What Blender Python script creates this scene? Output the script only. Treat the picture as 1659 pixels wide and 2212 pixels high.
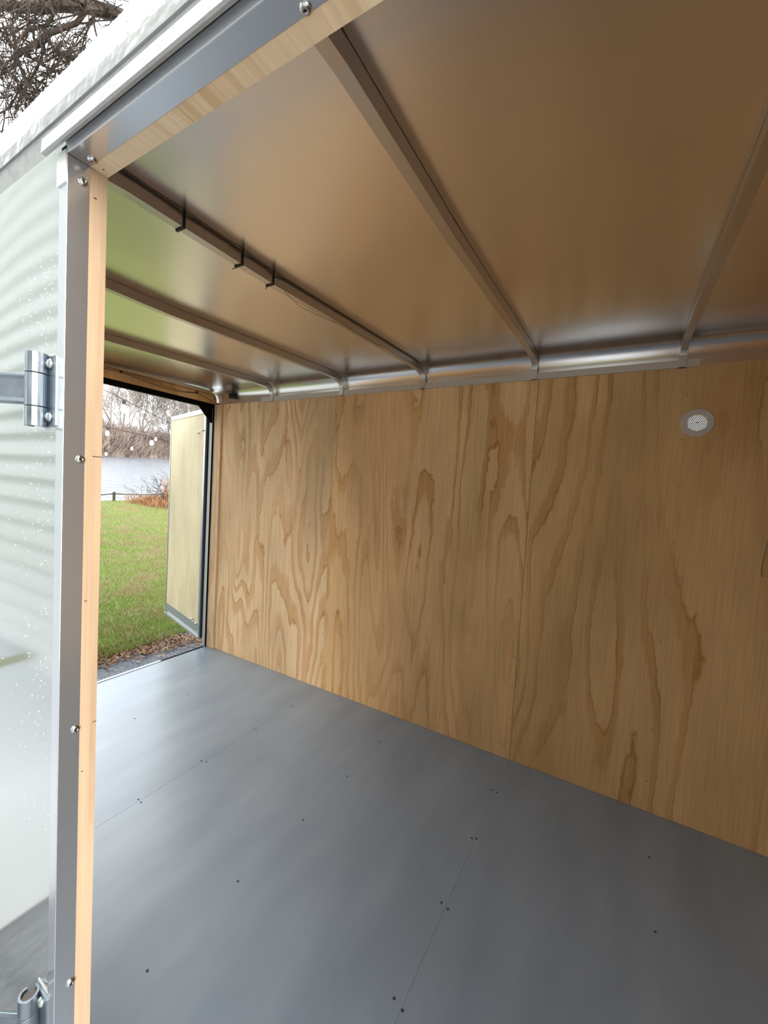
import bpy, math, random
import numpy as np
from mathutils import Vector, Matrix
R = random.Random(7)
C = bpy.context.scene.collection
sc = bpy.context.scene
for o in list(bpy.data.objects): bpy.data.objects.remove(o)

# ------------------------------------------------------------------ camera
W, H, FL = 1659, 2212, 874.03
yaw, pitch, roll, CZ = 0.525335, -0.053893, 0.058875, 1.32939
f = Vector((-math.sin(yaw)*math.cos(pitch), math.cos(yaw)*math.cos(pitch), math.sin(pitch)))
r = Vector((math.cos(yaw), math.sin(yaw), 0)); u = r.cross(f)
r2 = math.cos(roll)*r + math.sin(roll)*u; u2 = -math.sin(roll)*r + math.cos(roll)*u
cam = bpy.data.cameras.new('camera'); co = bpy.data.objects.new('camera', cam); C.objects.link(co)
m = Matrix.Identity(4)
for i in range(3):
    m[i][0] = r2[i]; m[i][1] = u2[i]; m[i][2] = -f[i]
m[0][3], m[1][3], m[2][3] = 0, 0, CZ
co.matrix_world = m
cam.sensor_fit = 'HORIZONTAL'; cam.sensor_width = 36; cam.lens = 36*FL/W
cam.clip_start = .01; cam.clip_end = 600
sc.camera = co

# ------------------------------------------------------------------ sky (overcast, brighter overhead and behind the cloud-veiled sun)
SKY = 1.0
world = bpy.data.worlds.new('overcast'); sc.world = world; world.use_nodes = True
nt = world.node_tree; nt.nodes.clear()
def N(nt, t, **k):
    n = nt.nodes.new(t)
    for a, b in k.items():
        if a == 'ins':
            for x, y in b.items(): n.inputs[x].default_value = y
        else: setattr(n, a, b)
    return n
tc = N(nt, 'ShaderNodeTexCoord')
sep = N(nt, 'ShaderNodeSeparateXYZ'); nt.links.new(tc.outputs['Generated'], sep.inputs[0])
def math_(nt, op, a, b=None, c=None, clamp=False):
    n = N(nt, 'ShaderNodeMath', operation=op, use_clamp=clamp)
    for i, v in enumerate((a, b, c)):
        if v is None: continue
        if isinstance(v, (int, float)): n.inputs[i].default_value = v
        else: nt.links.new(v, n.inputs[i])
    return n.outputs[0]
up = math_(nt, 'MAXIMUM', sep.outputs[2], 0.0)
dot = N(nt, 'ShaderNodeVectorMath', operation='DOT_PRODUCT')
nt.links.new(tc.outputs['Generated'], dot.inputs[0]); dot.inputs[1].default_value = Vector((-.80, .10, .60)).normalized()
gl = math_(nt, 'POWER', math_(nt, 'MAXIMUM', dot.outputs['Value'], 0.0), 3.0)
cl = N(nt, 'ShaderNodeTexNoise', ins={'Scale': 2.2, 'Detail': 4.0}); nt.links.new(tc.outputs['Generated'], cl.inputs['Vector'])
st = math_(nt, 'ADD', math_(nt, 'ADD', math_(nt, 'MULTIPLY', up, 1.1), 1.05), math_(nt, 'MULTIPLY', gl, 4.0))
st = math_(nt, 'MULTIPLY', st, math_(nt, 'ADD', math_(nt, 'MULTIPLY', cl.outputs[0], .5), .75))
yf = N(nt, 'ShaderNodeMapRange', ins={'From Min': -.75, 'From Max': .25, 'To Min': .35, 'To Max': 1.0}); nt.links.new(sep.outputs[1], yf.inputs[0])
st = math_(nt, 'MULTIPLY', math_(nt, 'MULTIPLY', st, yf.outputs[0]), SKY)
bg = N(nt, 'ShaderNodeBackground', ins={'Color': (.86, .94, 1.0, 1)}); nt.links.new(st, bg.inputs['Strength'])
wo = N(nt, 'ShaderNodeOutputWorld'); nt.links.new(bg.outputs[0], wo.inputs[0])
# low winter sun diffused by cloud: very wide, behind the photographer
sl = bpy.data.lights.new('sun', 'SUN'); sl.energy = 5.5; sl.angle = math.radians(80); sl.color = (1, .96, .9)
so = bpy.data.objects.new('sun', sl); C.objects.link(so)
so.rotation_euler = Vector((-.78, -.32, .42)).to_track_quat('Z', 'Y').to_euler()
s2 = bpy.data.lights.new('bright_cloud', 'SUN'); s2.energy = 6.5; s2.angle = math.radians(55); s2.color = (1, .96, .90)
s2o = bpy.data.objects.new('bright_cloud', s2); C.objects.link(s2o)
s2o.rotation_euler = Vector((.82, -.48, .32)).to_track_quat('Z', 'Y').to_euler()
sc.view_settings.view_transform = 'Standard'; sc.view_settings.look = 'None'
sc.view_settings.gamma = 1; sc.view_settings.use_curve_mapping = False
sc.view_settings.exposure = 0.0
if sc.render.engine == 'CYCLES' or True:
    try:
        sc.cycles.max_bounces = 14; sc.cycles.diffuse_bounces = 8; sc.cycles.glossy_bounces = 6
    except Exception: pass

# ------------------------------------------------------------------ mesh helper
class MB:
    def __init__(s): s.v = []; s.f = []; s.sm = False
    def add(s, vs, fs):
        n = len(s.v); s.v += [tuple(p) for p in vs]; s.f += [tuple(i+n for i in q) for q in fs]
    def box(s, x0, x1, y0, y1, z0, z1, b=0.0):
        if b <= 0:
            vs = [(x, y, z) for x in (x0, x1) for y in (y0, y1) for z in (z0, z1)]
            s.add(vs, [(0, 1, 3, 2), (4, 6, 7, 5), (0, 4, 5, 1), (2, 3, 7, 6), (0, 2, 6, 4), (1, 5, 7, 3)])
        else: s.prism([(x0+b, y0), (x1-b, y0), (x1, y0+b), (x1, y1-b), (x1-b, y1), (x0+b, y1), (x0, y1-b), (x0, y0+b)], z0, z1)
        return s
    def prism(s, pts, a, b, axis='z'):
        n = len(pts)
        def P(p, t):
            return {'z': (p[0], p[1], t), 'x': (t, p[0], p[1]), 'y': (p[0], t, p[1])}[axis]
        vs = [P(p, a) for p in pts]+[P(p, b) for p in pts]
        s.add(vs, [tuple(range(n-1, -1, -1)), tuple(range(n, 2*n))]+[(i, (i+1) % n, (i+1) % n+n, i+n) for i in range(n)])
        return s
    def strip(s, prof, x0, x1, close=False):      # open profile in (y,z) swept along x, given as closed thin loop
        return s.prism(prof, x0, x1, 'x')
    def tube(s, pts, rad, n=6, cap=True):
        pts = [Vector(p) for p in pts]; k = len(pts)
        if not hasattr(rad, '__len__'): rad = [rad]*k
        base = len(s.v); ref = None
        for i, p in enumerate(pts):
            d = (pts[min(i+1, k-1)]-pts[max(i-1, 0)])
            if d.length < 1e-9: d = Vector((0, 0, 1))
            d.normalize()
            if ref is None: ref = Vector((0, 0, 1)) if abs(d.z) < .9 else Vector((1, 0, 0))
            a = d.cross(ref).normalized(); b = d.cross(a)
            ref = -b if False else ref
            for j in range(n):
                t = 2*math.pi*j/n
                q = p+(a*math.cos(t)+b*math.sin(t))*rad[i]; s.v.append((q.x, q.y, q.z))
        for i in range(k-1):
            for j in range(n):
                s.f.append((base+i*n+j, base+i*n+(j+1) % n, base+(i+1)*n+(j+1) % n, base+(i+1)*n+j))
        if cap:
            s.f.append(tuple(base+j for j in range(n-1, -1, -1))); s.f.append(tuple(base+(k-1)*n+j for j in range(n)))
        return s
    def lathe(s, prof, o, ax, n=16):              # prof [(radius, height)], axis vector
        ax = Vector(ax).normalized(); o = Vector(o)
        ref = Vector((0, 0, 1)) if abs(ax.z) < .9 else Vector((1, 0, 0))
        a = ax.cross(ref).normalized(); b = ax.cross(a); base = len(s.v); k = len(prof)
        for (rr, h) in prof:
            for j in range(n):
                t = 2*math.pi*j/n; q = o+ax*h+(a*math.cos(t)+b*math.sin(t))*rr; s.v.append((q.x, q.y, q.z))
        for i in range(k-1):
            for j in range(n):
                s.f.append((base+i*n+j, base+i*n+(j+1) % n, base+(i+1)*n+(j+1) % n, base+(i+1)*n+j))
        s.f.append(tuple(base+j for j in range(n-1, -1, -1))); s.f.append(tuple(base+(k-1)*n+j for j in range(n)))
        return s
    def build(s, name, mat, parent=None, smooth=False, bevel=0, **tags):
        me = bpy.data.meshes.new(name); me.from_pydata(s.v, [], s.f); me.update()
        if smooth:
            me.polygons.foreach_set('use_smooth', [True]*len(me.polygons))
        me.materials.append(mat)
        import bmesh
        bm = bmesh.new(); bm.from_mesh(me); bmesh.ops.recalc_face_normals(bm, faces=bm.faces); bm.to_mesh(me); bm.free()
        o = bpy.data.objects.new(name, me); C.objects.link(o)
        if bevel:
            bv = o.modifiers.new('b', 'BEVEL'); bv.width = bevel; bv.segments = 2; bv.limit_method = 'ANGLE'
        if parent: o.parent = parent
        for k, v in tags.items(): o[k] = v
        return o
def thing(name, label, cat, group=None, loc=(0, 0, 0)):
    o = bpy.data.objects.new(name, None); C.objects.link(o); o.empty_display_size = .05
    o.location = loc; o['label'] = label; o['category'] = cat
    if group: o['group'] = group
    return o
def tag(o, label, cat, group=None, kind=None):
    o['label'] = label; o['category'] = cat
    if group: o['group'] = group
    if kind: o['kind'] = kind
    return o
ST = dict(kind='structure')

# ------------------------------------------------------------------ materials
def mat(name, col, rough=.5, metal=0.0, bump=None, coords='Object', **extra):
    m = bpy.data.materials.new(name); m.use_nodes = True; nt = m.node_tree
    p = nt.nodes['Principled BSDF']; p.inputs['Base Color'].default_value = (*col, 1)
    p.inputs['Roughness'].default_value = rough; p.inputs['Metallic'].default_value = metal
    for k, v in extra.items(): p.inputs[k.replace('_', ' ')].default_value = v
    if bump:                                       # (scale, strength, distance, (sx,sy,sz), detail)
        t = N(nt, 'ShaderNodeTexCoord'); mp = N(nt, 'ShaderNodeMapping'); mp.inputs['Scale'].default_value = bump[3]
        nt.links.new(t.outputs[coords], mp.inputs[0])
        no = N(nt, 'ShaderNodeTexNoise', ins={'Scale': bump[0], 'Detail': bump[4]}); nt.links.new(mp.outputs[0], no.inputs['Vector'])
        b = N(nt, 'ShaderNodeBump', ins={'Strength': bump[1], 'Distance': bump[2]}); nt.links.new(no.outputs[0], b.inputs['Height'])
        nt.links.new(b.outputs[0], p.inputs['Normal'])
    return m
def noisecol(m, c1, c2, scale, vec=(1, 1, 1), detail=4, lo=.35, hi=.65, rough=None, coords='Object'):
    nt = m.node_tree; p = nt.nodes['Principled BSDF']
    t = N(nt, 'ShaderNodeTexCoord'); mp = N(nt, 'ShaderNodeMapping'); mp.inputs['Scale'].default_value = vec
    nt.links.new(t.outputs[coords], mp.inputs[0])
    no = N(nt, 'ShaderNodeTexNoise', ins={'Scale': scale, 'Detail': detail}); nt.links.new(mp.outputs[0], no.inputs['Vector'])
    cr = N(nt, 'ShaderNodeValToRGB'); cr.color_ramp.elements[0].position = lo; cr.color_ramp.elements[1].position = hi
    cr.color_ramp.elements[0].color = (*c1, 1); cr.color_ramp.elements[1].color = (*c2, 1)
    nt.links.new(no.outputs[0], cr.inputs[0]); nt.links.new(cr.outputs[0], p.inputs['Base Color'])
    if rough:
        mr = N(nt, 'ShaderNodeMapRange', ins={'To Min': rough[0], 'To Max': rough[1]}); nt.links.new(no.outputs[0], mr.inputs[0])
        nt.links.new(mr.outputs[0], p.inputs['Roughness'])
    return m

def plywood(name, seed, light=(.88, .60, .32), mid=(.72, .42, .175), dark=(.50, .245, .075), rings=9.0, sx=1.0, sz=.26, wob=.9, axis='x', lat=3.0, fill=.42):
    """rotary-cut pine veneer: contour bands of a stretched height field, soft on one side and crisp on the other"""
    m = bpy.data.materials.new(name); m.use_nodes = True; nt = m.node_tree; L = nt.links.new
    p = nt.nodes['Principled BSDF']; p.inputs['Roughness'].default_value = .62; p.inputs['Specular IOR Level'].default_value = .25
    t = N(nt, 'ShaderNodeTexCoord'); s = N(nt, 'ShaderNodeSeparateXYZ'); L(t.outputs['Object'], s.inputs[0])
    X = s.outputs[0] if axis == 'x' else s.outputs[1]; Z = s.outputs[2]
    def vec(a, b, off):
        c = N(nt, 'ShaderNodeCombineXYZ'); L(math_(nt, 'MULTIPLY', X, a), c.inputs[0]); L(math_(nt, 'MULTIPLY', Z, b), c.inputs[1]); c.inputs[2].default_value = off
        return c.outputs[0]
    def noise(v, sc_, det, rg=.5, dis=0.0):
        n = N(nt, 'ShaderNodeTexNoise', ins={'Scale': sc_, 'Detail': det, 'Roughness': rg, 'Distortion': dis}); L(v, n.inputs['Vector']); return n.outputs[0]
    n1 = noise(vec(sx, sz, seed), 2.6, 1.2, .45, .25)
    n2 = noise(vec(7, 2.6, seed+3.1), 2.2, 3.0, .55)
    n3 = noise(vec(30, 9, seed+5.7), 2.0, 2.0)
    h = math_(nt, 'ADD', math_(nt, 'MULTIPLY', n1, rings*2), math_(nt, 'MULTIPLY', n2, wob))
    h = math_(nt, 'ADD', h, math_(nt, 'MULTIPLY', n3, .10))
    h = math_(nt, 'ADD', h, math_(nt, 'MULTIPLY', X, lat))
    fr = math_(nt, 'FRACT', h)
    cr = N(nt, 'ShaderNodeValToRGB'); L(fr, cr.inputs[0]); e = cr.color_ramp.elements
    e[0].position = 0; e[0].color = (*light, 1); e[1].position = 1; e[1].color = (*light, 1)
    for pos, col in ((fill, light), (fill+(.88-fill)*.45, mid), (.88, mid), (.935, dark), (.965, mid)):
        k = e.new(pos); k.color = (*col, 1)
    # strength of the figure wanders over the sheet
    fig = noise(vec(1.4, .7, seed+9), 1.6, 2.0)
    fm = N(nt, 'ShaderNodeMapRange', ins={'From Min': .36, 'From Max': .62, 'To Min': .18, 'To Max': 1.0}); L(fig, fm.inputs[0])
    mx = N(nt, 'ShaderNodeMix', data_type='RGBA'); L(fm.outputs[0], mx.inputs[0]); mx.inputs[6].default_value = (*[a*.62+b*.38 for a, b in zip(light, mid)], 1); L(cr.outputs[0], mx.inputs[7])
    # fine vertical fibre + blotches
    fib = noise(vec(150, 3.5, seed), 1.0, 3.0, .6); blo = noise(vec(3.0, 1.0, seed+20), 1.3, 3.0)
    a = N(nt, 'ShaderNodeMapRange', ins={'From Min': .3, 'From Max': .7, 'To Min': .88, 'To Max': 1.09}); L(fib, a.inputs[0])
    b = N(nt, 'ShaderNodeMapRange', ins={'From Min': .3, 'From Max': .7, 'To Min': .82, 'To Max': 1.1}); L(blo, b.inputs[0])
    v = math_(nt, 'MULTIPLY', a.outputs[0], b.outputs[0])
    vm = N(nt, 'ShaderNodeVectorMath', operation='SCALE'); L(mx.outputs[2], vm.inputs[0]); L(v, vm.inputs['Scale'])
    L(vm.outputs[0], p.inputs['Base Color'])
    bp = N(nt, 'ShaderNodeBump', ins={'Strength': .15, 'Distance': .002}); L(fib, bp.inputs['Height']); L(bp.outputs[0], p.inputs['Normal'])
    return m
PLY = [plywood('plywood_a', 3.3, rings=5.5, sx=1.6, sz=.26, wob=.7, lat=3.0, fill=.45, light=(.90, .67, .41), mid=(.76, .48, .25), dark=(.54, .29, .115)), plywood('plywood_b', 14.4, rings=7.5, sx=1.2, sz=.17, wob=.8, lat=7, fill=.60),  # sheet a lightened: light from the rear doorway put into its colour
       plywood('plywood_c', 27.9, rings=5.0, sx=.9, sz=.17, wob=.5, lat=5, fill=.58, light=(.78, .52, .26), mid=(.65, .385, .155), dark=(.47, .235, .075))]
PLYN = plywood('plywood_near', 41.0)
PLYF = plywood('plywood_front', 52.0, axis='y')
PLYT = plywood('plywood_trim', 61.0, rings=3.0, lat=18, light=(.88, .64, .42), mid=(.76, .50, .30), dark=(.55, .31, .14))  # batten lightened along with sheet a, rear light in its colour
PLYJ = plywood('plywood_jamb', 71.0, rings=2.0, lat=12, axis='y', light=(.53, .38, .25), mid=(.46, .315, .195), dark=(.36, .225, .12))
PLYD = plywood('plywood_door', 83.0, rings=1.5, lat=26, wob=1.6, light=(.84, .73, .50), mid=(.74, .62, .40), dark=(.58, .45, .27))
PLYH = plywood('plywood_header', 91.0, rings=1.5, lat=2, axis='y')

FLOORP = mat('grey_floor_paint', (.30, .33, .37), .30, Specular_IOR_Level=.75)
noisecol(FLOORP, (.20, .25, .31), (.26, .315, .38), 3.2, (2.2, .6, 1), 6, .3, .7)
def roughen(m, sc_, lo, hi, vec=(1, 1, 1)):
    nt = m.node_tree; p = nt.nodes['Principled BSDF']
    t = N(nt, 'ShaderNodeTexCoord'); mp = N(nt, 'ShaderNodeMapping'); mp.inputs['Scale'].default_value = vec; nt.links.new(t.outputs['Object'], mp.inputs[0])
    no = N(nt, 'ShaderNodeTexNoise', ins={'Scale': sc_, 'Detail': 5.0}); nt.links.new(mp.outputs[0], no.inputs['Vector'])
    mr = N(nt, 'ShaderNodeMapRange', ins={'From Min': .3, 'From Max': .7, 'To Min': lo, 'To Max': hi}); nt.links.new(no.outputs[0], mr.inputs[0])
    nt.links.new(mr.outputs[0], p.inputs['Roughness'])
CEIL = mat('mill_aluminium_sheet', (.88, .86, .85), .25, 1.0, bump=None)
ALU = mat('aluminium', (.80, .81, .82), .30, 1.0)
ALUD = mat('aluminium_bow', (.66, .63, .60), .34, 1.0)
ALUJ = mat('aluminium_jamb', (.66, .68, .71), .22, .88)
ALUB = mat('brushed_channel', (.36, .42, .47), .38, .35)
GALV = mat('zinc_plate', (.27, .31, .35), .34, 1.0, bump=(60, .25, .002, (1, 1, 1), 4))
roughen(GALV, 30, .25, .5)
SKIN = mat('white_aluminium_skin', (.56, .58, .57), .08, .8, bump=(1.0, .16, .05, (2.2, 1, 1.2), 0), Specular_IOR_Level=.6)
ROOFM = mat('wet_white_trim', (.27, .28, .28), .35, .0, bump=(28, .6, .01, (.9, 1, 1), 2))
RAILM = mat('drip_rail_metal', (.40, .41, .41), .4, .1, bump=(60, .3, .006, (1, 1, 1), 2))
BLACK = mat('black_frame_paint', (.004, .004, .004), .7, Specular_IOR_Level=.1)
SEAL = mat('rubber_seal', (.008, .009, .02), .5)
BPLAST = mat('black_plastic', (.006, .006, .006), .45)
HOLE = mat('dark_screw_recess', (.03, .04, .045), .6)
STAPLE = mat('dark_staple', (.06, .035, .02), .5)
VENTP = mat('vent_plastic', (.62, .60, .56), .45)
WIRE = mat('dark_wire', (.02, .015, .012), .5)
WIREW = mat('clear_wire', (.45, .38, .26), .35)
BULB = mat('bulb_glass', (.95, .95, .95), .08, Transmission_Weight=.35, IOR=1.3)
SIDING = mat('vinyl_siding', (.80, .81, .80), .5)
CONC = mat('concrete', (.45, .46, .47), .85)
GRAVEL = noisecol(mat('wet_gravel', (.1, .1, .11), .6, bump=(120, 1, .02, (1, 1, 1), 4)), (.05, .055, .07), (.30, .32, .37), 90, detail=6, lo=.38, hi=.68)
TURF = noisecol(mat('turf', (.1, .15, .02), .9, bump=(40, 1, .03, (1, 1, 1), 4)), (.20, .17, .07), (.19, .24, .06), 2.5, detail=8, lo=.35, hi=.6)
BLADE = noisecol(mat('grass_blade', (.2, .3, .05), .6), (.40, .31, .16), (.28, .36, .08), 2.2, detail=7, lo=.38, hi=.56)
LEAF = noisecol(mat('dead_leaf', (.3, .15, .07), .8), (.12, .05, .025), (.42, .25, .13), 40, detail=2)
REED = noisecol(mat('dead_reed', (.4, .2, .1), .8), (.24, .09, .04), (.62, .38, .2), 6, detail=3)
BARK = mat('bark', (.085, .062, .052), .9)
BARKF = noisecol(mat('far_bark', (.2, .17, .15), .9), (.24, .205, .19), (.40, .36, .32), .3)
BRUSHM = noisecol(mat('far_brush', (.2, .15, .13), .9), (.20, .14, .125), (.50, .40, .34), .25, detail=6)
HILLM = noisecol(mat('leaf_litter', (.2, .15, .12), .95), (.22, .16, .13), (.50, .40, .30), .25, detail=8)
POSTM = mat('weathered_post', (.07, .06, .05), .9)
WATER = mat('lake_water', (.20, .23, .27), .15, bump=(2.2, .9, .2, (.9, .45, 1), 5), Specular_IOR_Level=.9)

# ------------------------------------------------------------------ key dimensions (metres, trailer floor at z 0)
YF, YI, YO = 2.077, .29, .247          # far wall face, near wall inner face, near wall outer skin
XR, XF, ZW = -2.767, 2.1, 1.913        # rear frame, front wall, top of plywood
DX0, DX1, DZ = -.627, .12, 1.725       # side door opening
ZC = 2.024
def ZR(y): return 1.986+(ZC-1.986)*min(1, max(0, (y-.95)/.95))
ZN = 1.986                             # roof sheet
J1, J2 = -1.604, -.384                 # sheet joints

# ------------------------------------------------------------------ floor
fl = MB()
for a, b in ((XR, J1-.0005), (J1+.0005, J2-.0003), (J2+.0003, .835), (.837, XF)):
    fl.box(a, b, YO+.0, YF+.02, -.02, 0)
floor = fl.build('floor', FLOORP, **ST)
fb = MB().box(XR-.03, XF+.04, YO, YF+.05, -.12, -.022).build('floor_frame', BLACK, floor)
def disc(px, py, z, rr, mt, parent, name='floor_screw'):
    o = MB().lathe([(rr, 0), (rr*.9, .0006), (rr*.3, .0002)], (px, py, z), (0, 0, 1), 10).build(name, mt, parent)
    return o
for (px, py) in [(-2.21, 1.53), (-2.2, 1.83), (-1.615, 1.81), (-1.595, 1.805), (-1.615, 1.52), (-1.593, 1.515), (-1.615, 1.2), (-1.59, 1.21), (-1.615, .91), (-1.59, .908),
                 (-1.0, 1.82), (-.99, 1.51), (-.99, 1.21), (-1.0, .9), (-1.0, .6), (-.41, .91), (-.38, .9), (-.375, 1.81), (-.40, 1.812), (-.395, 1.51), (-.378, 1.517),
                 (-.40, 1.212), (-.375, 1.205), (.2, 1.81), (.2, 1.5), (-.41, .6), (-.385, .6), (-2.2, 1.21), (.2, 1.2), (.2, .9), (.8, 1.8), (.8, 1.2)]:
    disc(px, py, .0002, .0042, HOLE, floor)

# ------------------------------------------------------------------ far wall: three plywood sheets on a backing
backw = MB()
VX, VZ, VR = .247, 1.679, .034
def sheet_hole(mb, x0, x1, z0, z1, y0, y1, cx, cz, rr):
    angs = sorted([2*math.pi*i/32 for i in range(32)]+[math.atan2(z-cz, x-cx) % (2*math.pi) for x in (x0, x1) for z in (z0, z1)])
    def out(a):
        c, s_ = math.cos(a), math.sin(a); t = 1e9
        if c > 1e-9: t = min(t, (x1-cx)/c)
        if c < -1e-9: t = min(t, (x0-cx)/c)
        if s_ > 1e-9: t = min(t, (z1-cz)/s_)
        if s_ < -1e-9: t = min(t, (z0-cz)/s_)
        return cx+c*t, cz+s_*t
    n = len(angs); vs = []
    for y in (y0, y1):
        for a in angs: vs.append((cx+rr*math.cos(a), y, cz+rr*math.sin(a)))
        for a in angs: q = out(a); vs.append((q[0], y, q[1]))
    fs = []
    for i in range(n):
        j = (i+1) % n
        fs += [(i, j, n+j, n+i), (2*n+i, 3*n+i, 3*n+j, 2*n+j), (i, 2*n+i, 2*n+j, j), (n+i, n+j, 3*n+j, 3*n+i)]
    mb.add(vs, fs)
sheet_hole(backw, XR-.03, XF+.04, -.05, 1.90, YF+.012, YF+.016, VX, VZ, VR)
wall = backw.build('wall_far', SKIN, **ST)
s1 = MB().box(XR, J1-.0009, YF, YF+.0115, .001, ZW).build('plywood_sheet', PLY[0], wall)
s2 = MB().box(J1+.0009, J2-.0009, YF, YF+.0115, .001, ZW).build('plywood_sheet', PLY[1], wall)
m3 = MB(); sheet_hole(m3, J2+.0009, .835, .001, ZW, YF, YF+.0115, VX, VZ, VR)
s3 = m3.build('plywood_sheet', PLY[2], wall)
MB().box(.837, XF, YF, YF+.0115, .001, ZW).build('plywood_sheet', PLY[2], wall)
# staples and brads
st0 = MB().box(-.0009, .0009, -.0006, .0004, -.0045, .0045).build('staple', STAPLE, s1); st0.location = (-2.2, YF, 1.0)
spots = []
for xs, par in ((J1-.012, s1), (J1+.012, s2), (J2-.012, s2), (J2+.012, s3)):
    z = .05+R.random()*.05
    while z < 1.9:
        spots.append((xs+R.uniform(-.003, .003), z, par)); z += R.uniform(.12, .17)
for xs, par in ((-2.2, s1), (-1.0, s2), (.2, s3)):
    z = .1+R.random()*.1
    while z < 1.88:
        spots.append((xs+R.uniform(-.008, .008), z, par)); z += R.uniform(.17, .25)
for k in range(12): spots.append((-2.6+k*.26, .02+R.random()*.01, s1 if k < 4 else s2 if k < 9 else s3))
for (px, pz, par) in spots[:88]:
    c = st0.copy(); C.objects.link(c); c.parent = par; c.location = (px, YF, pz); c.rotation_euler = (0, R.uniform(.1, .7), 0)
# rear batten of the far wall
tb = MB().box(XR, -2.682, YF-.014, YF, .001, ZW-.001).build('trim_1', PLYT, bevel=.0015, **ST)
for z in (.12, 1.0): MB().lathe([(.005, 0), (.004, .003), (.001, .004)], (-2.70, YF-.014, z), (0, -1, 0), 8).build('screw', ALU, tb)

# pale metal angle capping the plywood
lip = MB().box(-2.262, .236, YF-.010, YF+.004, 1.905, 1.911).box(-2.262, .236, YF-.012, YF-.009, 1.905, 1.935).build('angle_strip', mat('pale_angle', (.62, .58, .52), .4, .2))
tag(lip, 'long pale metal angle strip capping the top edge of the plywood wall', 'trim')
# round vent
vt = thing('wall_vent', 'round white plastic vent with honeycomb grille high on plywood wall', 'vent', loc=(VX, YF, VZ))
ring = MB(); ns = 48
vs, fs = [], []
pr = [(.0565, 0), (.056, -.003), (.053, -.0045), (.035, -.0045), (.0335, -.003), (.0335, 0)]
for i in range(ns):
    a = 2*math.pi*i/ns
    for (q, y) in pr: vs.append((q*math.cos(a), y, q*math.sin(a)))
for i in range(ns):
    j = (i+1) % ns
    for k in range(len(pr)):
        l = (k+1) % len(pr); fs.append((i*6+k, j*6+k, j*6+l, i*6+l))
ring.add(vs, fs); ring.build('vent_ring', VENTP, vt, smooth=False)
gr = MB(); hx = .0036
for iy in range(-12, 13):
    for ix in range(-12, 13):
        cx = (ix+(.5 if iy % 2 else 0))*hx*1.732; cz = iy*hx*1.5
        if math.hypot(cx, cz) > .0375: continue
        solid = math.hypot(cx, cz) < .003
        v0 = []
        for rr, y in ((hx, -.003), (hx*.50, -.003), (hx*.50, -.0015)):
            for k in range(6):
                a = math.radians(60*k+30); v0.append((cx+rr*math.cos(a), y, cz+rr*math.sin(a)))
        ff = []
        for k in range(6):
            l = (k+1) % 6; ff += [(k, l, 6+l, 6+k), (6+k, 6+l, 12+l, 12+k)]
        if solid: ff.append((6, 7, 8, 9, 10, 11))
        gr.add(v0, ff)
gr.build('grille', VENTP, vt)
# pale bent loop on the far wall at the right
lp = MB(); pts = [(.494, -.001, 1.083), (.486, -.012, 1.10), (.487, -.016, 1.17), (.491, -.016, 1.213), (.499, -.016, 1.222), (.56, -.016, 1.222), (.572, -.012, 1.215), (.576, -.001, 1.205)]
lo = MB().tube([(x, YF+y, z) for x, y, z in pts], .0028, 8).build('wire_loop', WIREW, smooth=True)
tag(lo, 'thin pale bent wire loop on the plywood wall below the vent', 'hook')

# ------------------------------------------------------------------ roof sheet and near cove
def roof_profile(off):
    p = []
    rr = .075+off
    p.append((YF+.014+off, 1.88))
    p.append((YF+.014+off, ZC-.075))
    for k in range(1, 9):
        a = math.pi/2*k/8; p.append((YF+.014-.075+rr*math.cos(a), ZC-.075+rr*math.sin(a)))
    for k in range(1, 24):
        yy = YF+.014-.075-(YF+.014-.075-.452)*k/24; p.append((yy, ZR(yy)+off))
    a_, b_ = .19+off, ZN-1.745+off
    for k in range(0, 11):
        a = math.pi/2*k/10; p.append((.452-a_*math.sin(a), 1.745+b_*math.cos(a)))
    return p
pin = roof_profile(0); pout = roof_profile(.008)
nx = 160; rm = MB(); xs = [XR-.06+(XF+.06-XR+.04)*i/nx for i in range(nx+1)]
full = pin+pout[::-1]; K = len(full)
def oil(x, y, z):                               # the sheet is slightly oil-canned between the bows
    if z < ZR(y)-.005 or not (.5 < y < 2.0): return z
    b = abs(math.sin(math.pi*(x+.40)/.59))
    return z+b*(.0016*math.sin(3.1*y+2.3*x)+.0012*math.sin(7.3*y-4.1*x)+.0008*math.sin(11*x+2*y))
vs = [(x, y, oil(x, y, z)) for x in xs for (y, z) in full]
fs = [(i*K+j, i*K+(j+1) % K, (i+1)*K+(j+1) % K, (i+1)*K+j) for i in range(nx) for j in range(K)]
fs += [(0*K+j, 0*K+j+1, 0*K+K-2-j, 0*K+K-1-j) for j in range(len(pin)-1)]
rm.add(vs, fs); roof = rm.build('ceiling', CEIL, smooth=False, **ST)
# smooth shade only for the long cove faces: auto via angle
for p_ in roof.data.polygons: p_.use_smooth = True
em = roof.modifiers.new('e', 'EDGE_SPLIT'); em.split_angle = math.radians(40)

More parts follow.
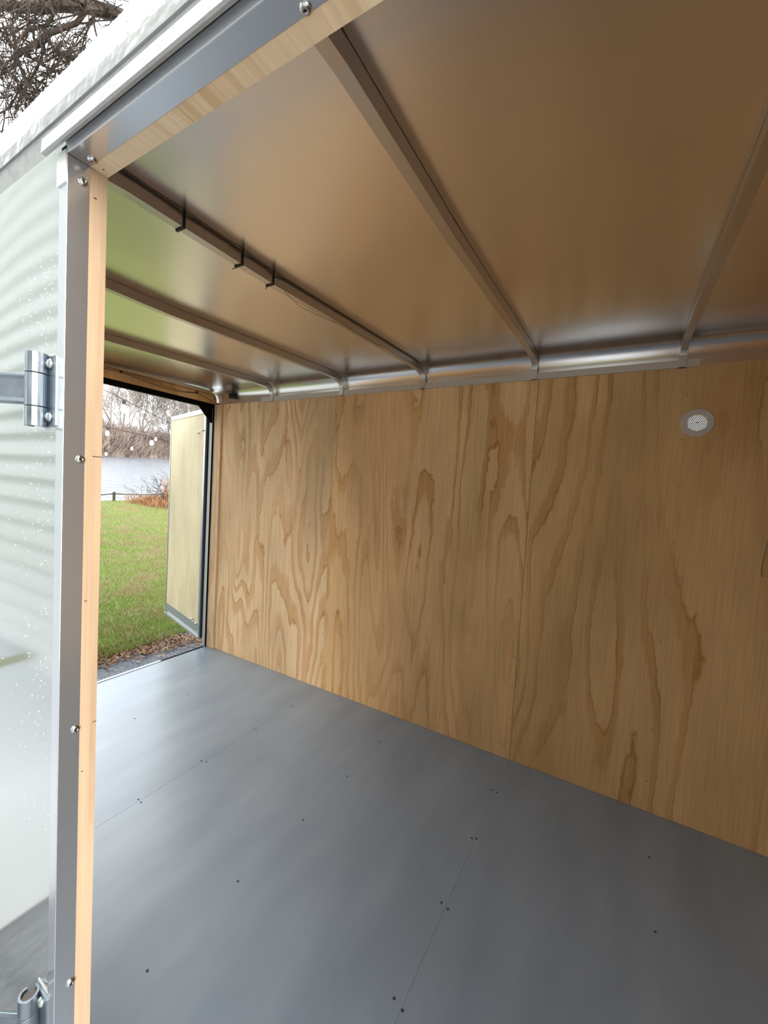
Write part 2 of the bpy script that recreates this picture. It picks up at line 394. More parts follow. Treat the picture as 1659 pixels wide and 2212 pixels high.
# roof bows
def bow(x, label, skew=0.0):
    c = []
    w = .0125
    inner = []; outer = []
    def prof(dep):
        q = [(YF+.002-dep*.55, 1.905)]
        rr = .080-dep*.5; cy, cz = YF-.001-.080, ZC-.0815
        for k in range(0, 9):
            a = math.pi/2*k/8; q.append((cy+(rr+.0)*math.cos(a)-.0, cz+rr*math.sin(a)+(-dep*.5*math.sin(a))))
        for yy in (1.9, 1.6, 1.3, 1.1, .95, .7, .5): q.append((yy, ZR(yy)-.0005-dep))
        q.append((.40, ZN-.008-dep)); q.append((.33, ZN-.055-dep))
        return q
    A = prof(.001); B = prof(.034)
    loop = A+B[::-1]
    mb = MB().prism(loop, x-w, x+w, 'x')
    if skew: mb.v = [(p[0]-skew*(YF-p[1])/1.6, p[1], p[2]) for p in mb.v]
    o = mb.build('roof_bow', ALUD)
    tag(o, label, 'roof rib', 'metal roof ribs across the ceiling')
    return o
bow(-2.155, 'metal roof rib nearest the rear doorway')
bow(-1.555, 'metal roof rib second from the rear doorway')
b3 = bow(-1.0, 'metal roof rib with black zip ties looped around it')
bow(-.405, 'metal roof rib meeting the far wall at the middle plywood seam', .004)
bow(.178, 'metal roof rib above the round wall vent', .008)
bow(.80, 'metal roof rib toward the dark front end')
bow(1.40, 'metal roof rib last before the front wall')
# zip ties around the third bow, its cable and loose wire
cz_ = 0.0
cab = MB().tube([(x, y, ZR(y)-.003+z) for x, y, z in ((-.985, .40, cz_-.003), (-.984, .55, cz_), (-.984, .60, cz_-.002), (-.9835, .63, cz_-.005), (-.984, .67, cz_-.001), (-.984, .76, cz_), (-.9835, .81, cz_-.006), (-.984, .85, cz_-.001), (-.984, .90, cz_-.001), (-.9835, .93, cz_-.007), (-.984, .98, cz_), (-.984, 1.5, cz_), (-.984, 1.9, cz_-.001), (-.985, 1.97, cz_-.004))], .0014, 6).build('electric_cable', WIRE, smooth=True)
tag(cab, 'dark thin electric cable tied along a roof rib', 'cable')
for (yy, tl, lab) in ((.63, 0, 'black zip tie on roof rib nearest the side door'), (.81, 1, 'black zip tie on roof rib, middle of the three'), (.93, 2, 'black zip tie on roof rib beside the loose pale wire')):
    t = MB(); x0, x1, zt, zb = -1.0135, -.9865, ZN-.001, ZN-.036
    t.box(x1, x1+.0018, yy-.003, yy+.003, zb, zt).box(x0-.001, x1+.0018, yy-.003, yy+.003, zb-.0018, zb).box(x0-.002, x0-.0005, yy-.003, yy+.003, zb, zt)
    t.box(x0-.003, x0+.002, yy-.0035, yy+.0035, zb-.002, zb+.004)
    if tl: t.tube([(x0, yy, zb), (x0-.006, yy+.001*tl, zb-.003), (x0-.011, yy+.009*(tl-1)-.004, zb-.005)], .0011, 6)
    o = t.build('zip_tie', BPLAST); tag(o, lab, 'zip tie', 'zip ties on the roof rib')
zr = ZN-.035
lw = MB().tube([(-.985, .94, zr+.012), (-.984, .965, zr+.004), (-.986, .99, zr-.005), (-.990, 1.02, zr-.008), (-.994, 1.06, zr-.012), (-.997, 1.12, zr-.008), (-.996, 1.18, zr-.002), (-.992, 1.3, ZR(1.3)-.036), (-.992, 1.6, ZR(1.6)-.036)], .0012, 6).build('loose_wire', WIREW, smooth=True)
tag(lw, 'thin pale loose wire sagging under the roof rib past the zip ties', 'wire')

# ------------------------------------------------------------------ rear doorway
rd = bpy.data.objects.new('door_2', None); C.objects.link(rd); rd['kind'] = 'structure'
MB().box(XR-.03, XR, 2.052, YF+.012, -.02, 1.93).build('post', BLACK, rd)
MB().box(XR-.03, XR, .20, .30, -.02, 1.93).build('post', BLACK, rd)
MB().box(XR-.03, XR, .30, YF, 1.880, 1.915).build('header_beam', BLACK, rd)
MB().prism([(1.934, 1.881), (2.053, 1.881), (2.053, 1.771), (2.041, 1.771)], XR-.018, XR-.004, 'x').build('gusset', BLACK, rd)
MB().box(XR-.036, XR-.0305, .30, 2.060, 1.9, 2.02).build('outer_header', ALU, rd)
MB().box(XR-.036, XR-.003, 2.0502, 2.0518, .0, 1.88).build('hinge_jamb', mat('pale_jamb_metal', (.60, .64, .66), .35, .3), rd)
for z in (.05, .26, .45, .85, 1.2, 1.55): MB().lathe([(.005, 0), (.004, .003), (.001, .004)], (XR-.022, 2.0502, z), (0, -1, 0), 8).build('rivet', ALU, rd)
MB().box(XR-.03, XR-.001, .30, 2.052, -.06, -.002).build('sill', BLACK, rd)
MB().box(XR-.026, XR-.002, .30, 1.70, -.004, .003).build('threshold_strip', ALUB, rd)
# plywood header board with rounded end, above the rear opening
pb = [(.32, 1.914), (YF-.004, 1.914), (YF-.006, 1.93)]
for k in range(1, 7):
    a = math.pi/2*k/6; pb.append((YF-.056+.05*math.cos(a), 1.94+.055*math.sin(a)))
pb.append((1.7, 1.99)); pb.append((.95, ZN-.006)); pb.append((.46, ZN-.006)); pb.append((.35, 1.93))
hb = MB().prism(pb, XR+.001, XR+.013, 'x').build('trim_2', PLYH, **ST)
# little light string along the header
hw = thing('led_wire', 'dark twisted wire with tiny clips along the rear header board', 'wire')
p1 = [(1.0, 1.955), (1.15, 1.965), (1.27, 1.963), (1.369, 1.968), (1.45, 1.958), (1.563, 1.947), (1.68, 1.940), (1.75, 1.938), (1.84, 1.952), (1.897, 1.964), (1.98, 1.945), (2.055, 1.918)]
p2 = [(1.369, 1.970), (1.50, 1.966), (1.60, 1.962), (1.72, 1.950), (1.80, 1.947), (1.897, 1.966)]
MB().tube([(XR+.018, y, z) for y, z in p1], .0017, 5).build('strand', WIRE, hw); MB().tube([(XR+.019, y, z) for y, z in p2], .0012, 5).build('strand', WIRE, hw)
MB().tube([(XR+.017, y, z) for y, z in ((.5, 1.978), (1.2, 1.977), (1.6, 1.977), (2.0, 1.980), (2.045, 1.970), (2.062, 1.945))], .0016, 5).build('strand', WIRE, hw)
for y, z in ((1.369, 1.969), (1.897, 1.965)): MB().box(XR+.013, XR+.024, y-.004, y+.004, z-.006, z+.008).build('clip', BPLAST, hw)
for y, z in ((1.31, 1.962), (1.78, 1.941)): MB().lathe([(.004, 0), (.006, .004), (.003, .010)], (XR+.018, y, z), (.3, -.9, 0), 8).build('bulb', WIREW, hw)
jb = MB().box(-2.60, -2.555, YF-.022, YF+.006, 1.950, 1.988, .003).build('marker_light_back', BPLAST); tag(jb, 'small black marker light housing in the rear roof corner', 'light fitting')

# open rear barn door, swung outward
bd = thing('barn_door', 'open rear trailer door lined with pale plywood, standing over grass', 'door')
A = Vector((-2.826, 2.040, 0)); B_ = Vector((-3.612, 2.243, 0)); d = (B_-A).normalized(); nrm = Vector((d.y, -d.x, 0)); 
if nrm.y > 0: nrm = -nrm
wdt = (B_-A).length; Z0, Z1 = .066, 1.882
def dbox(a, b, n0, n1, z0, z1):
    mb = MB(); vs = []
    for t in (a, b):
        for n_ in (n0, n1):
            for z in (z0, z1):
                q = A+d*t+nrm*n_; vs.append((q.x, q.y, z))
    mb.add(vs, [(0, 1, 3, 2), (4, 6, 7, 5), (0, 4, 5, 1), (2, 3, 7, 6), (0, 2, 6, 4), (1, 5, 7, 3)]); return mb
dbox(0, wdt, -.042, -.0035, Z0+.01, Z1-.01).build('door_core', SKIN, bd)
dbox(.03, wdt-.012, -.004, 0, Z0+.09, Z1-.03).build('plywood_lining', PLYD, bd)
dbox(0, .032, -.044, .004, Z0, Z1).build('hinge_side_channel', ALUB, bd)
dbox(wdt-.014, wdt, -.044, .004, Z0, Z1).build('latch_side_channel', ALUB, bd)
CHN = mat('pale_channel', (.46, .50, .53), .35, .3)
dbox(0, wdt, -.046, .004, Z1-.034, Z1+.002).build('top_channel', CHN, bd)
dbox(.03, wdt-.012, -.003, .002, Z0+.02, Z0+.092).build('kick_plate', ALUB, bd)
dbox(0, wdt, -.044, .012, Z0-.012, Z0+.006).build('bottom_channel', CHN, bd)
dbox(-.014, 0, -.04, -.004, Z0, Z1).build('door_seal', SEAL, bd)
def dbolt(t, z, rr=.006, h=.008):
    q = A+d*t; MB().lathe([(rr, 0), (rr*.9, h*.6), (rr*.3, h)], (q.x, q.y, z), nrm, 10).build('bolt', ALU, bd)
for t, z in ((.05, 1.715), (.14, 1.70), (.05, .165), (.13, .185)): dbolt(t, z, .009, .02)
for t, z in ((.04, Z1-.06), (.04, 1.3), (.04, .75), (.04, .10), (.06, Z1-.015), (.4, Z1-.015), (.75, Z1-.015), (wdt-.006, .9), (wdt-.006, .1), (.2, .165), (.45, .163), (.65, .165), (wdt-.006, .5), (wdt-.006, 1.3)): dbolt(t, z, .005, .007)

# ------------------------------------------------------------------ near wall, with the side door opening the camera looks through
nw = MB()
nw.box(XR-.03, DX0-.022, YO, YO+.0015, -.12, 1.775).box(DX1+.02, XF+.04, YO, YO+.0015, -.12, 1.775).box(DX0-.022, DX1+.02, YO, YO+.0015, DZ+.015, 1.775)
nwall = nw.build('wall_near', SKIN, **ST)
ni = MB().box(XR, DX0-.006, YI-.0115, YI, .001, 1.82).box(DX1+.006, XF, YI-.0115, YI, .001, 1.82).box(DX0-.006, DX1+.006, YI-.0115, YI, DZ+.006, 1.82)
ni.build('plywood_lining', PLYN, nwall)
MB().box(DX0-.022, DX1+.02, YO, YI, -.12, -.001).build('sill_beam', BLACK, nwall)
MB().box(XF, XF+.012, YI, YF, 0, 2.0).build('wall_front', PLYF, **ST)
sd = bpy.data.objects.new('door_1', None); C.objects.link(sd); sd['kind'] = 'structure'
MB().prism([(DX0-.021, YO-.0025), (DX0, YO-.0025), (DX0, YO+.0225), (DX0-.0025, YO+.0225), (DX0-.0025, YO), (DX0-.021, YO)], -.1, DZ, 'z').build('jamb', ALUJ, sd, bevel=.0006)
MB().prism([(DX1+.021, YO-.0025), (DX1, YO-.0025), (DX1, YO+.0225), (DX1+.0025, YO+.0225), (DX1+.0025, YO), (DX1+.021, YO)], -.1, DZ, 'z').build('jamb', ALUJ, sd)
MB().box(DX0-.012, DX0-.0006, YO+.0222, YI+.0005, .001, DZ+.001).build('jamb_liner', PLYJ, sd)
MB().box(DX1+.0006, DX1+.012, YO+.0222, YI+.0005, .001, DZ+.001).build('jamb_liner', PLYJ, sd)
MB().prism([(YO-.0025, DZ+.018), (YO-.0025, DZ), (YO+.0225, DZ), (YO+.0225, DZ+.0025), (YO, DZ+.0025), (YO, DZ+.018)], DX0+.0, DX1, 'x').build('head_jamb', ALUJ, sd, bevel=.0006)
MB().box(DX0+.001, DX1, YO-.0035, YO-.0024, DZ, DZ+.0125).build('head_flange_lit', mat('lit_head_metal', (.80, .82, .85), .35, .15), sd)  # overlay strip: same metal painted paler, against the drip rail's shade
hl = plywood('plywood_head', 77.0, rings=1.2, lat=1, axis='x', light=(.90, .70, .47), mid=(.82, .58, .36), dark=(.64, .42, .22))
MB().box(DX0, DX1, YO+.0222, YI+.0005, DZ+.0006, DZ+.012).build('head_liner', hl, sd)
cp = MB().box(DX0-.0235, DX0+.0005, YO-.0045, YO-.0025, DZ-.035, DZ+.004).build('corner_tape', mat('white_sealant_tape', (.72, .73, .72), .35), sd)
SCR = mat('screw_steel', (.62, .60, .57), .2, 1.0)
def screw(p, n):
    s_ = MB().lathe([(.0056, 0), (.0054, .0012), (.0042, .0026), (.0022, .0034), (.0016, .0028), (.0004, .0024)], p, n, 16).build('screw', SCR, sd, smooth=True)
    MB().lathe([(.0013, 0), (.0012, .0004)], Vector(p)+Vector(n)*.0026, n, 6).build('drive_recess', BPLAST, s_)
for z, y in ((1.702, .262), (1.347, .2645), (.974, .2645), (.598, .2645), (.22, .2645)): screw((DX0, y, z), (1, 0, 0))
for x in (-.610, -.257, .09): screw((x, .2645, DZ), (0, 0, -1))
# nail heads and pencil ticks in the liner
for z in (1.718,): MB().lathe([(.0011, 0), (.001, .0003)], (DX0+.012, .2795, DZ), (0, 0, -1), 8).build('nail', STAPLE, sd)
for (y0, y1, z, dz) in ((.279, .290, 1.352, -.0006), (.2725, .2755, 1.152, -.001), (.286, .2905, .973, .0004), (.2725, .275, .907, -.001), (.2745, .278, 1.69, -.002)):
    MB().box(DX0-.0006, DX0-.0002, y0, y1, z-.0004, z+.0004+abs(dz)*.3).build('staple', STAPLE, sd)

# roof edge trim and drip rail outside
a_, b_ = .205, .285; zc = 1.745
pf = []
for k in range(0, 13):
    a = math.radians(90-7.2*k) ; pf.append((.452-a_*math.sin(a), zc+b_*math.cos(a)))
pf = [(YO-.003, 1.768), (YO-.004, 1.778)]+pf
pi_ = [(y+.004, z-.002) for y, z in pf]
te = MB(); lo_ = pf+pi_[::-1]; te.prism(lo_, XR-.07, XF+.05, 'x')
te.box(XR-.07, XF+.05, YO-.006, YO+.001, 1.772, 1.789)
trm = te.build('trim_3', ROOFM, smooth=False, **ST)
rail = MB().prism([(YO, 1.7735), (.2455, 1.7695), (.2285, 1.7395), (.2275, 1.7225), (.2300, 1.7215), (.2335, 1.7225), (.2330, 1.7340), (.2430, 1.7620), (YO, 1.7620)], -.655, .36, 'x').build('drip_rail', RAILM)
tag(rail, 'wet white drip rail projecting above the side door opening', 'drip rail')

# hinges of the side door (door itself swung right back, outside the picture)
def hinge(z, label):
    h = thing('strap_hinge', label, 'hinge', 'galvanised hinges on the outer skin', (-.674, YO, z))
    cx, cy = 0.0, -.0145
    def bx(*a, b=0): return MB().box(*a)
    MB().box(-.008, .029, -.0045, -.0005, -.046, .046).build('butt_plate', GALV, h, bevel=.0012)
    def curl(z0, z1, nm):
        pts = []; n = 22
        for k in range(n+1):
            a = math.radians(-100+300*k/n); pts.append((cx+.0122*math.sin(a), cy-.0122*math.cos(a)))
        inn = []
        for k in range(n+1):
            a = math.radians(-100+300*k/n); inn.append((cx+.0088*math.sin(a), cy-.0088*math.cos(a)))
        loop = pts+inn[::-1]; return MB().prism(loop, z0, z1, 'z').build(nm, GALV, h, bevel=.0004)
    curl(.0215, .0475, 'knuckle'); curl(-.0475, -.0225, 'knuckle'); b = curl(-.0215, .0205, 'knuckle')
    MB().lathe([(.0085, -.044), (.0085, .044)], (cx, cy, 0), (0, 0, 1), 16).build('pin', mat('pin_dark', (.12, .10, .09), .4, .8), h)
    # strap arm: flat bar with rolled edges heading to the opened door
    dd = Vector((-.865, -.50, 0)); nn = Vector((-.5, .865, 0))*-1
    vs = []; prof = [(0, -.0195), (.004, -.0205), (.006, -.0165), (.003, -.012), (.003, .012), (.006, .0165), (.004, .0205), (0, .0195), (-.0025, .012), (-.0025, -.012)]
    n = len(prof); o = Vector((cx, cy, 0))+dd*.010
    for t in (0, .16):
        for (q, zz) in prof:
            w = o+dd*t+nn*q; vs.append((w.x, w.y, zz))
    mb = MB(); mb.add(vs, [tuple(range(n)), tuple(range(2*n-1, n-1, -1))]+[(i, (i+1) % n, (i+1) % n+n, i+n) for i in range(n)])
    mb.build('strap', GALV, h, bevel=.0008)
    for zz in (.035, -.034):
        MB().lathe([(.0072, 0), (.0068, .002), (.0048, .0042), (.001, .005)], (.0145, -.0045, zz), (0, -1, 0), 14).build('carriage_bolt', mat('bolt_zinc', (.55, .58, .58), .3, 1), h, smooth=True)
    MB().box(-.009, .0315, -.001, .0004, -.050, .050).build('sealant', mat('grey_sealant', (.45, .46, .46), .4), h, bevel=.0004)
hinge(1.434, 'galvanised strap hinge at upper left with two bolts on silvery skin')
hinge(.535, 'galvanised strap hinge at the lower left corner, seen from above')
# water drops on the skin and roof edge
dm = mat('water_drop', (.95, .97, .98), .05, .2)  # sparkle of the drops put into a near-white base colour
def drops(name, pts, n, label):
    mb = MB()
    for (p, rr) in pts: mb.lathe([(rr, -.0001), (rr*.8, rr*.45), (rr*.3, rr*.7)], p, n, 6)
    o = mb.build(name, dm, smooth=True); tag(o, label, 'water drops', kind='stuff'); return o
pts = []
for k in range(420):
    x = R.choice([-.662, -.70, -.74, -.69])+R.gauss(0, .012) if R.random() < .65 else R.uniform(-.95, -.65)
    pts.append(((x, YO, R.choice([1.62-abs(R.gauss(0, .17)), R.uniform(.8, 1.6)])), R.choice([.0004, .0005, .0007, .0009])))
drops('raindrops', pts, (0, -1, 0), 'tiny raindrops on the silvery outer skin left of the jamb')
pts = []
for k in range(1500):
    a = math.radians(R.uniform(20, 88)); x = R.uniform(-1.2, .1)
    pts.append(((x, .452-a_*math.sin(a), zc+b_*math.cos(a)), R.choice([.0006, .0008, .0012])))
mb = MB()
for (p, rr) in pts:
    n_ = Vector((0, -(0.452-p[1])/a_**2, (p[2]-zc)/b_**2)).normalized(); mb.lathe([(rr, -.0001), (rr*.8, rr*.5), (rr*.3, rr*.8)], p, n_, 6)
tag(mb.build('raindrops', dm, smooth=True), 'beaded raindrops along the curved outer roof edge', 'water drops', kind='stuff')

# ------------------------------------------------------------------ outdoors: the trailer is parked nose-down, so the world rises gently toward the rear
def G(x, y, z0=-.5): return z0-.045*x+.035*y
def quad_sheet(name, mt, x0, x1, y0, y1, z0, nx=1, ny=1, jitter=0, **t):
    mb = MB(); vs = []; fs = []
    for i in range(nx+1):
        for j in range(ny+1):
            x = x0+(x1-x0)*i/nx; y = y0+(y1-y0)*j/ny; vs.append((x, y, G(x, y, z0)+R.uniform(-jitter, jitter)))
    for i in range(nx):
        for j in range(ny):
            a = i*(ny+1)+j; fs.append((a, a+ny+1, a+ny+2, a+1))
    mb.add(vs, fs); return mb.build(name, mt, **t)
gd = quad_sheet('ground_gravel', GRAVEL, -4.6, 12, -12, 14, -.515, **ST)
quad_sheet('ground_grass', TURF, -15.0, -3.95, -12, 60, -.505, 60, 60, .008, **ST)
quad_sheet('ground_side', TURF, -3.95, 30, 6, 60, -.505, **ST)
quad_sheet('ground_front', TURF, -3.95, 40, -60, -9, -.505, **ST)
wb = quad_sheet('lake', WATER, -420, -15.0, -200, 400, -1.3, **ST)
wb['label'] = 'lake'
bk = MB(); 
for k in range(40):
    y = -12+k*1.8; bk.add([(-15, y, G(-15, y)), (-15, y+1.8, G(-15, y+1.8)), (-15.6, y+1.8, G(-15, y+1.8, -1.4)), (-15.6, y, G(-15, y, -1.4))], [(0, 1, 2, 3)])
bk.build('lake_bank', HILLM, **ST)
quad_sheet('ground_bounce', CONC, -.9, 6, -5, .1, -.50, **ST)  # unseen pale ground added to bounce light up at the side door
quad_sheet('ground_slab', CONC, -16, -1.9, -.99, -.05, -.50, **ST)

# grass blades in the area behind the trailer (uncountable)
rng = np.random.default_rng(3)
def blades(name, n, fx, mt, hmin, hmax, wid, lean, label):
    P = fx(n); n = len(P); h = rng.uniform(hmin, hmax, n); a = rng.uniform(0, 2*np.pi, n); l = rng.uniform(0, lean, n); la = rng.uniform(0, 2*np.pi, n)
    wx, wy = np.cos(a)*wid*.5, np.sin(a)*wid*.5
    V = np.zeros((n, 3, 3)); V[:, 0] = P+np.stack([wx, wy, 0*wx], 1); V[:, 1] = P-np.stack([wx, wy, 0*wx], 1)
    V[:, 2] = P+np.stack([np.cos(la)*l*h, np.sin(la)*l*h, h*np.sqrt(np.maximum(.1, 1-l*l*.5))], 1)
    me = bpy.data.meshes.new(name); me.from_pydata(V.reshape(-1, 3).tolist(), [], np.arange(3*n).reshape(-1, 3).tolist()); me.materials.append(mt)
    o = bpy.data.objects.new(name, me); C.objects.link(o); tag(o, label, 'grass' if 'grass' in name else 'plants', kind='stuff'); return o
def wedge(x0, x1, s0, s1, pw=1.0):
    def fx(n):
        t = rng.random(n)**pw; x = -(x0+(x1-x0)*t); sl = rng.uniform(s0, s1, n); y = -x*sl; return np.stack([x, y, -.505-.045*x+.035*y], 1)
    return fx
blades('grass', 190000, wedge(3.75, 14.9, .08, .92, 1.2), BLADE, .02, .055, .008, .9, 'bright green lawn between the gravel and the lake')
def leaffx(n):
    x = rng.normal(-3.72, .10, n); y = rng.uniform(1.4, 3.4, n); x = x+.0+(y-2)*.28; return np.stack([x, y, -.500-.045*x+.035*y], 1)
blades('dead_leaves', 3000, leaffx, LEAF, .008, .03, .022, 3.0, 'reddish dead grass and leaves along the gravel edge')

# dead reeds and shrubs at the shore
def reeds(name, n, bx, by, hfun, label):
    mb = MB()
    for k in range(n):
        y = R.uniform(*by); x = R.uniform(*bx); h = hfun(y)*R.uniform(.5, 1.15); z = G(x, y)
        dx, dy = R.gauss(0, .35)*h, R.gauss(0, .35)*h
        mb.tube([(x, y, z-.02), (x+dx*.4, y+dy*.4, z+h*.6), (x+dx, y+dy, z+h)], [.012, .009, .004], 3, False)
    o = mb.build(name, REED); tag(o, label, 'dead plants', kind='stuff')
reeds('dead_reeds', 900, (-14.4, -12.4), (7.4, 9.8), lambda y: .30+.20*max(0, y-8.3), 'low tangle of rust brown dead weeds at the lake shore')
reeds('tall_dead_reeds', 700, (-13.0, -12.2), (8.0, 9.4), lambda y: .85, 'tall rust brown dead weed clump beside the open rear door')

def branch(mb, p, d, L, rad, depth, seg=4, spread=.55, n=4, minr=.004, droop=0.0, kids=(2, 3)):
    pts = [Vector(p)]; d = Vector(d).normalized(); rads = [rad]
    for i in range(seg):
        d = (d+Vector((R.gauss(0, .14), R.gauss(0, .14), R.gauss(0, .10)-droop))).normalized()
        pts.append(pts[-1]+d*L/seg); rads.append(max(minr, rad*(1-.55*(i+1)/seg)))
    mb.tube(pts, rads, n, False)
    if depth <= 0: return
    for k in range(R.randint(*kids)+ (1 if depth > 1 else 0)):
        i = R.randint(1, seg); q = pts[i]
        ax = Vector((R.gauss(0, 1), R.gauss(0, 1), R.gauss(0, .7))).normalized()
        nd = (d+ax*spread*R.uniform(.7, 1.5)).normalized()
        branch(mb, q, nd, L*R.uniform(.5, .8), rads[i]*.62, depth-1, max(2, seg-1), spread, max(3, n-1), minr, droop, kids)
    branch(mb, pts[-1], d, L*.7, rads[-1]*.9, depth-1, max(2, seg-1), spread, max(3, n-1), minr, droop, kids)
for (x, y, h, lab) in ((-13.6, 8.05, .8, 'bare twiggy shrub at the lake shore left of the weeds'), (-13.2, 8.9, 1.3, 'bare twiggy shrub rising above the tall dead weeds')):
    mb = MB()
    for k in range(7): branch(mb, (x+R.gauss(0, .12), y+R.gauss(0, .2), G(x, y)), (R.gauss(0, .35), R.gauss(0, .35), 1), h*.6, .012, 2, 3, .6, 3, .005)
    tag(mb.build('bare_shrub', BARK), lab, 'shrub')
# rope fence along the shore
fe = thing('rope_fence', 'low dark rail fence on posts along the lake edge', 'fence', loc=(0, 0, 0))
fps = [(-14.85, 5.2), (-14.9, 7.30), (-14.9, 9.35), (-14.9, 11.4)]
for x, y in fps: MB().box(x-.035, x+.035, y-.035, y+.035, G(x, y)-.05, G(x, y)+.30, .01).build('post', POSTM, fe)
rp = []
for (a, b) in zip(fps, fps[1:]):
    for k in range(8):
        t = k/8; rp.append((a[0]+(b[0]-a[0])*t, a[1]+(b[1]-a[1])*t, G(-14.9, a[1]+(b[1]-a[1])*t)+.24-.10*4*t*(1-t)*.5))
MB().tube(rp, .018, 5).build('rope', POSTM, fe)

# far bank: rising ground, brush and bare trees
def bankx(y): return -117-(y-54)*.82
hm = MB(); vs = []; fs = []; ny = 60
hp = [(0, 0), (1.5, 1.6), (8, 4.2), (25, 8), (60, 12)]
for i in range(ny+1):
    y = 20+i*3.0; x = bankx(y)
    for (dx, dz) in hp:
        xx, yy = x-dx*.8, y+dx*.6; vs.append((xx, yy, G(x, y, -1.35)+dz*(1+.15*math.sin(i*1.3+dx))))
for i in range(ny):
    for j in range(len(hp)-1): a = i*len(hp)+j; fs.append((a, a+1, a+len(hp)+1, a+len(hp)))
hm.add(vs, fs); hm.build('hillside', HILLM, smooth=True, **ST)
br = MB()
for k in range(7000):
    y = R.uniform(35, 150); x = bankx(y); t = R.random()**1.5*24; dz = np.interp(t, [0, 1.5, 8, 25], [0, 1.6, 4.2, 8.0]); h = R.uniform(2.2, 5.5)
    p = Vector((x-t*.8, y+t*.6, G(x, y, -1.35)+dz)); q = p+Vector((R.gauss(0, 1.3), R.gauss(0, 1.3), h)); c = (p+q)/2+Vector((R.gauss(0, .4), R.gauss(0, .4), 0))
    br.tube([p, c, q], [.10, .08, .04], 3, False)
tag(br.build('far_brush', BRUSHM), 'purplish brown leafless brush lining the far shore', 'brush', kind='stuff')
protos = []
for v in range(5):
    mb = MB(); h = 11+2*R.random()
    branch(mb, (0, 0, -1), (R.gauss(0, .06), R.gauss(0, .06), 1), h, .30, 4, 4, .42, 5, .055, -.03, (2, 3))
    o = mb.build('bare_tree', BARKF); protos.append(o)
ti = 0
pos = []
for k in range(34):
    y = 44+k*2.75+R.uniform(-1, 1); t = R.choice([3, 9, 16, 23]); x = bankx(y); dz = float(np.interp(t, [0, 1.5, 8, 25], [0, 1.6, 4.2, 8.0]))
    pos.append((x-t*.8, y+t*.6, G(x, y, -1.35)+dz))
pos.sort(key=lambda p: p[1])
for k, p in enumerate(pos):
    s = protos[k % 5]; o = s if k < 5 else s.copy()
    if k >= 5: C.objects.link(o)
    o.location = p; sc_ = R.uniform(.85, 1.3); o.scale = (sc_, sc_, sc_*1.05); o.rotation_euler = (0, 0, R.uniform(0, 6.3))
    tag(o, 'tall bare grey-brown tree among others on the wooded bank across the lake', 'tree', 'bare trees across the lake')

# string lights outside the rear door
def sstring(label, pts, bulbs, rad, bs):
    s = thing('string_lights', label, 'string lights', 'outdoor bulb strings behind the trailer')
    P = [Vector(p) for p in pts]; line = []
    for a, b in zip(P, P[1:]):
        for k in range(6): line.append(a+(b-a)*k/6)
    line.append(P[-1]); MB().tube(line, rad, 5).build('cord', WIRE, s)
    for b in bulbs:
        b = Vector(b); so_ = MB().lathe([(.014*bs, 0), (.016*bs, -.035*bs), (.012*bs, -.04*bs)], b, (0, 0, 1), 8).build('socket', BPLAST, s)
        MB().lathe([(.012*bs, -.038*bs), (.020*bs, -.055*bs), (.030*bs, -.085*bs), (.027*bs, -.11*bs), (.008*bs, -.13*bs)], b, (0, 0, 1), 12).build('bulb', BULB, s, smooth=True)
        MB().tube([b+Vector((-.006*bs, 0, -.05*bs)), b+Vector((-.010*bs, 0, -.10*bs)), b+Vector((.010*bs, 0, -.10*bs)), b+Vector((.006*bs, 0, -.05*bs))], .0016*bs, 4).build('filament', WIRE, s)
    return s
sstring('nearest cord of bulbs, hanging highest in the rear doorway', [(-5.8, 1.7, 2.67), (-4.831, 2.232, 2.225), (-4.626, 2.344, 2.125), (-4.174, 2.593, 1.90), (-3.5, 2.96, 1.6)], [(-4.626, 2.344, 2.118)], .0035, 1.1)
sstring('middle cord with two clear bulbs against the far trees', [(-8.5, 2.3, 2.35), (-6.922, 3.209, 2.055), (-6.242, 3.595, 1.925), (-6.022, 3.719, 1.875), (-5.2, 4.2, 1.75)], [(-6.858, 3.244, 2.035), (-6.262, 3.585, 1.925)], .004, 1.0)
sstring('farthest cord with small bulbs just above the water', [(-10.7, 4.2, 1.74), (-9.969, 4.67, 1.84), (-9.457, 4.978, 2.01), (-9.014, 5.252, 2.25), (-8.3, 5.7, 2.6)], [(-9.94, 4.69, 1.85), (-9.457, 4.978, 2.01), (-9.014, 5.252, 2.25)], .003, 1.0)

# overhanging bare tree above the roof
ot = MB()
ot.tube([(-7.2, 7.2, G(-7.2, 7.2)-.1), (-7.3, 7.0, 3.0), (-7.5, 6.5, 6.0), (-7.9, 5.6, 8.6), (-8.4, 4.4, 9.7)], [.34, .28, .24, .17, .13], 10)
limb = [(-8.452, 4.303, 9.686), (-8.797, 4.111, 9.84), (-9.213, 3.876, 9.93), (-9.66, 3.617, 9.93), (-10.175, 3.314, 9.86), (-10.62, 3.056, 9.86), (-11.4, 2.6, 9.95)]
ot.tube(limb, [.125, .115, .10, .09, .08, .07, .05], 8)
lim2 = [(-8.9, 4.05, 9.88), (-8.598, 3.617, 9.321), (-8.752, 3.512, 9.07), (-9.185, 3.247, 8.84), (-9.378, 3.123, 8.642), (-9.542, 3.02, 8.519), (-9.728, 2.922, 8.683), (-9.857, 2.867, 8.995)]
ot.tube(lim2, [.05, .045, .042, .04, .038, .034, .028, .02], 6)
ot.tube([(-9.185, 3.247, 8.84), (-9.0, 3.3, 8.55), (-8.7, 3.5, 8.45), (-8.3, 3.75, 8.6)], [.035, .034, .04, .03], 6)
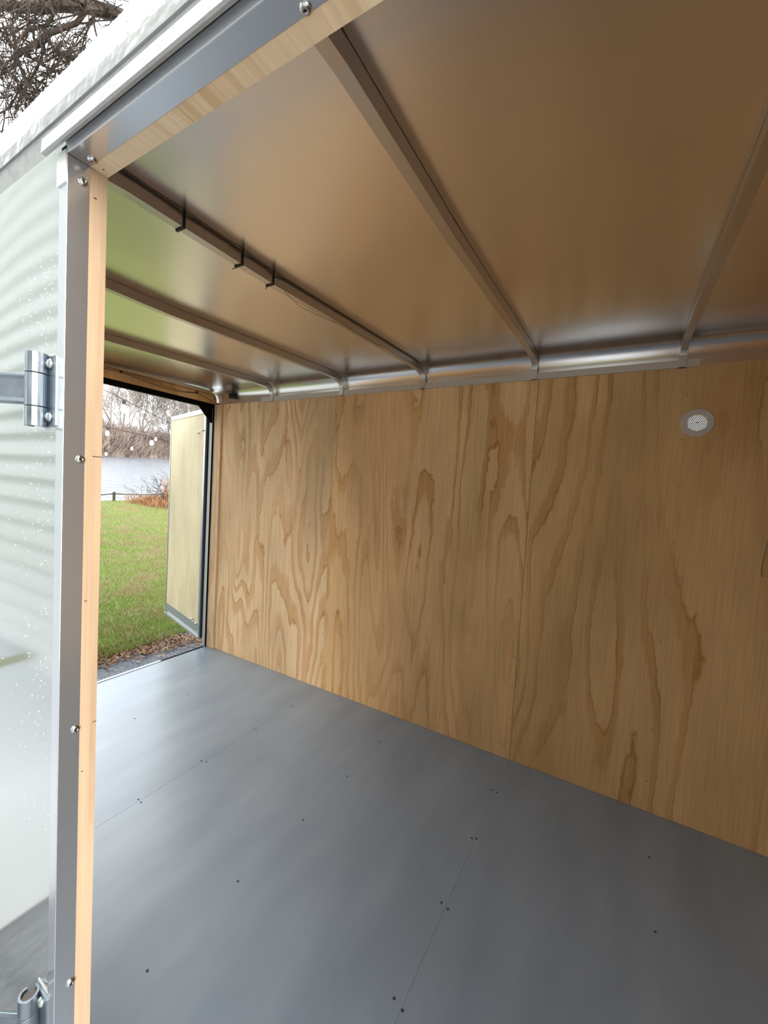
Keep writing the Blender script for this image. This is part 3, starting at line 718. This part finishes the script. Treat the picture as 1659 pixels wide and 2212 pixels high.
for k in range(34):
    L_ = limb if R.random() < .6 else lim2
    i = R.randint(0, len(L_)-1); p = Vector(L_[i])+Vector((R.gauss(0, .1), R.gauss(0, .1), 0))
    branch(ot, p, (R.gauss(0, .8), R.gauss(-.3, .7), R.gauss(-.25, .8)), R.uniform(.5, 1.3), R.uniform(.014, .028), 3, 4, .65, 4, .0075, .03, (1, 3))
for (a, b) in (((-9.66, 3.617, 9.93), (-10.6, 3.0, 7.6)), ((-10.1, 3.3, 9.86), (-11.2, 3.0, 8.2)), ((-9.378, 3.123, 8.642), (-9.7, 3.0, 7.7)), ((-9.2, 3.3, 8.84), (-10.4, 2.9, 8.3)), ((-10.6, 3.056, 9.86), (-10.9, 2.8, 7.3))):
    a = Vector(a); b = Vector(b); q = [a+(b-a)*k/6+Vector((R.gauss(0, .07), R.gauss(0, .07), R.gauss(0, .05))) for k in range(7)]; q[0] = a
    ot.tube(q, [.03-.0028*k for k in range(7)], 5)
    for k in range(1, 7):
        for _ in range(1): branch(ot, q[k], (R.gauss(0, .8), R.gauss(0, .7), R.gauss(-.1, .7)), R.uniform(.4, .9), .014, 3, 4, .65, 4, .0075, .03, (1, 3))
for k in range(8):
    branch(ot, (R.uniform(-11.5, -9.5), R.uniform(2.5, 3.6), R.uniform(6.6, 8.8)), (R.gauss(.5, .8), R.gauss(-.1, .6), R.gauss(0, .5)), R.uniform(.6, 1.2), .014, 3, 4, .65, 4, .005, .02, (1, 3))
tag(ot.build('overhanging_tree', BARK), 'bare dark tree limbs overhanging the trailer roof at upper left', 'tree')

# sided building across the drive (seen mirrored in the trailer skin)
hs = thing('house', 'white clapboard building reflected in the silvery trailer skin', 'building')
sd_ = MB(); z = G(-4, -.95)-.1; ex = .19
prof = []
zz = z
while zz < 6.2:
    prof += [(-.945, zz), (-.95, zz+.11), (-1.02, zz+.125), (-1.02, zz+.165)]
    zz += ex
prof = prof+[(-1.1, zz), (-1.1, z)]
sd_.prism(prof, -16, -2.3, 'x').build('clapboard_wall', SIDING, hs)
MB().box(-16, -2.3, -5, -1.1, z, 6.3).build('side_walls', SIDING, hs)
MB().prism([(-5.3, 6.3), (-.85, 6.3), (-3.0, 7.9)], -16.2, -2.1, 'x').build('roof', mat('shingles', (.06, .06, .065), .9), hs)
